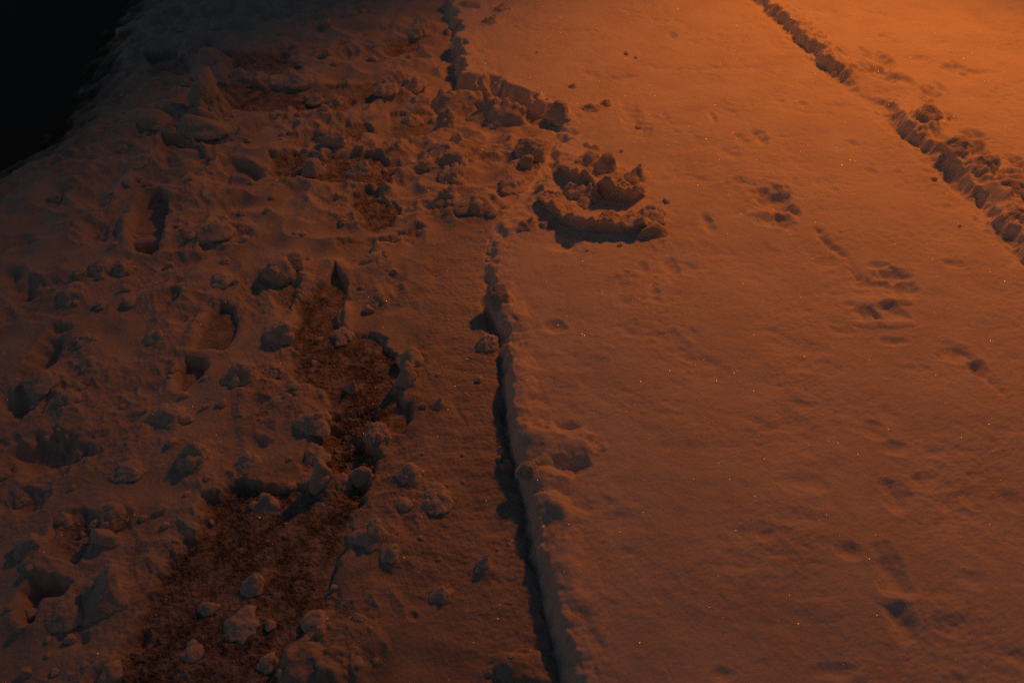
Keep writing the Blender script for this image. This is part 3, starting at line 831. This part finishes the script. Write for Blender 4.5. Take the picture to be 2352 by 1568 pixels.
ridge('snow_ridge', [(1278, 388, .030), (1304, 410, .055), (1340, 434, .075), (1380, 450, .080), (1425, 464, .075), (1460, 462, .060), (1482, 444, .035)], 'long upper snow ridge with a dark curved face and horned end', 11)
ridge('snow_ridge', [(1232, 458, .020), (1254, 486, .045), (1284, 516, .060), (1330, 534, .060), (1385, 536, .055), (1440, 540, .055), (1486, 536, .045), (1514, 520, .025)], 'long lower snow ridge curving above its deep shadow', 23)
for i, s_ in enumerate(LUMPS):
    place(s_, i)
weld_all()

# ------------------------------------------------------------------ ground sheets
rows = []
y = -.7
while y < 5.6:
    rows.append(y)
    if y < .42:
        y += .010
    else:
        lat = (y * cp + CAM_H * sp) / 740.0
        vert = (y * y + CAM_H ** 2) / (CAM_H * 740.0)
        y += .78 * min(vert, 1.9 * lat)
st = .012
while y < 220:
    rows.append(y); y += st; st *= 1.045
rows = np.array(rows)
C0 = 1.507
us = [0.0]
du = .00078
while us[-1] < .58: us.append(us[-1] + du)
while us[-1] < 5: us.append(us[-1] + du); du *= 1.06
us = np.array([-u for u in us[:0:-1]] + us)
U, V = np.meshgrid(us, rows)
X = (U * (np.maximum(V, -.6) + C0)).astype(np.float64); Y = V.astype(np.float64)
nr, nc = X.shape
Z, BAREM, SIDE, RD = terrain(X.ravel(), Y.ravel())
SLUSH_SHADE = terrain.slush
fade = sstep(60, 12, np.hypot(X, Y)).ravel()
Z = Z * fade
Zg = Z.reshape(nr, nc).astype(np.float64)
# smooth normals from the sheet itself, shared by both sides of the edge
Pg = np.stack([X, Y, Zg], -1)
dU = np.gradient(Pg, axis=1); dV = np.gradient(Pg, axis=0)
NRM = np.cross(dU, dV); NRM /= np.linalg.norm(NRM, axis=-1, keepdims=True)
NRM = NRM.reshape(-1, 3)
idx = np.arange(nr * nc).reshape(nr, nc)
quads = np.stack([idx[:-1, :-1], idx[:-1, 1:], idx[1:, 1:], idx[1:, :-1]], -1).reshape(-1, 4)
qside = SIDE[quads].mean(1) > 0


def sheet(name, q, mat, bare=None):
    used, inv = np.unique(q, return_inverse=True)
    inv = inv.reshape(-1, 4)
    me = bpy.data.meshes.new(name)
    me.vertices.add(len(used)); me.loops.add(inv.size); me.polygons.add(len(inv))
    me.vertices.foreach_set('co', Pg.reshape(-1, 3)[used].astype(np.float32).ravel())
    me.loops.foreach_set('vertex_index', inv.astype(np.int32).ravel())
    me.polygons.foreach_set('loop_start', np.arange(0, inv.size, 4, dtype=np.int32))
    me.polygons.foreach_set('use_smooth', np.ones(len(inv), bool))
    if bare is not None:
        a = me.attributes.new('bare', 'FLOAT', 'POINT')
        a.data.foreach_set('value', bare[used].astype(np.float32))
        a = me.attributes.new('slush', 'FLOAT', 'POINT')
        a.data.foreach_set('value', SLUSH_SHADE[used].astype(np.float32))
    me.update()
    me.normals_split_custom_set_from_vertices(NRM[used].tolist())
    me.materials.append(mat)
    o = bpy.data.objects.new(name, me)
    COL.objects.link(o)
    return o


tag(sheet('snowy_ground', quads[qside], M_FIELD), 'smooth untrodden snow lit orange, standing higher than the trampled path', 'snow', kind='structure')
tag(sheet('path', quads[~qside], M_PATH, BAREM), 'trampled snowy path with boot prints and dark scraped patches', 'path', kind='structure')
me = bpy.data.meshes.new('road')
bm = bmesh.new()
bmesh.ops.create_grid(bm, x_segments=40, y_segments=40, size=110)
bm.to_mesh(me); bm.free()
road = bpy.data.objects.new('road', me); COL.objects.link(road)
road.location = (-110 - 1.0, 105, -.165)
me.materials.append(M_ROAD)
tag(road, 'dark bare asphalt road beyond the snowy verge', 'road', kind='structure')

# ------------------------------------------------------------------ crumbs: a few kinds copied about
protos = [build_lump('snow_crumb', [blob((0, 0, .25), (1, r, hgt), 0, 500 + j, 4, 1.2, 3)]) for j, (r, hgt) in enumerate([(.9, .7), (.75, .8), (1, .6), (.8, .95), (.65, .6), (.95, .8)])]
CRUMBS = []


def scatter(n, x0, y0, x1, y1, lo, hi, label, group):
    k = 0
    tries = 0
    while k < n and tries < n * 30:
        tries += 1
        px = rng.uniform(x0, x1); py = y0 + (y1 - y0) * rng.uniform() ** 1.0
        x, y, t = ground(px, py, -.03)
        z, b, sd, rd = [float(q[0]) for q in terrain(np.array([x]), np.array([y]))]
        if rd < .18 or (sd > 0) != scatter.bank:
            continue
        if b > .25 and rng.uniform() < .8:
            continue
        if float(n2(np.array([x * 4.0 + 2]), np.array([y * 4.0]))[0]) < -.12:
            continue
        k += 1
        s = FPX / t
        r = (lo + (hi - lo) * rng.uniform() ** 2.2) / s * .5
        o = bpy.data.objects.new('snow_crumb', protos[int(rng.integers(len(protos)))])
        COL.objects.link(o)
        o.location = (x, y, z)
        o.scale = (r, r * rng.uniform(.8, 1.2), r * rng.uniform(.8, 1.3))
        o.rotation_euler = (rng.uniform(-.3, .3), rng.uniform(-.3, .3), rng.uniform(0, 6.28))
        tag(o, label, 'snow crumb', group)


scatter.bank = False
scatter(60, 250, 0, 1010, 420, 10, 26, 'small loose snow crumb strewn over the upper trampled path', 'crumbs on the upper path')
scatter(55, 60, 430, 950, 1000, 12, 30, 'small loose snow crumb strewn over the middle of the trampled path', 'crumbs on the middle path')
scatter(40, 0, 1010, 860, 1560, 14, 36, 'small loose snow crumb strewn over the lower trampled path', 'crumbs on the lower path')
scatter(16, 960, 600, 1200, 1560, 8, 20, 'small loose snow crumb on the smooth strip beside the groove', 'crumbs beside the groove')
scatter.bank = True
scatter(14, 1080, 130, 1540, 620, 7, 16, 'small loose snow crumb on smooth snow around the heap and ridges', 'crumbs around the ridges')
scatter(5, 2060, 280, 2340, 560, 8, 16, 'small loose snow crumb scattered along the furrow', 'crumbs along the furrow')

# ------------------------------------------------------------------ light: a sodium street lamp out of view, under a deep blue night sky
LAMP = Vector((3.0, 5.4, 3.9))
AIM = Vector((1.58, 3.12, 0))
ld = bpy.data.lights.new('street_lamp_light', 'SPOT')
ld.energy = 560
ld.color = (1.0, .205, .010)
ld.spot_size = 1.11
ld.spot_blend = 1.0
ld.shadow_soft_size = .20
lo = bpy.data.objects.new('street_lamp_light', ld)
COL.objects.link(lo)
lo.location = LAMP
lo.rotation_euler = (AIM - LAMP).to_track_quat('-Z', 'Y').to_euler()

w = bpy.data.worlds.new('World'); scene.world = w
w.use_nodes = True
nt = w.node_tree
sky = nt.nodes.new('ShaderNodeTexSky'); sky.sky_type = 'NISHITA'; sky.sun_disc = False
sky.sun_elevation = R(-1.0); sky.sun_rotation = R(250); sky.dust_density = 2.0
bg = nt.nodes['Background']; bg.inputs['Strength'].default_value = .105
nt.links.new(sky.outputs['Color'], bg.inputs['Color'])

scene.view_settings.view_transform = 'Standard'
scene.view_settings.look = 'None'
scene.view_settings.exposure = 0
scene.view_settings.gamma = 1
scene.cycles.max_bounces = 6
scene.cycles.use_denoising = False
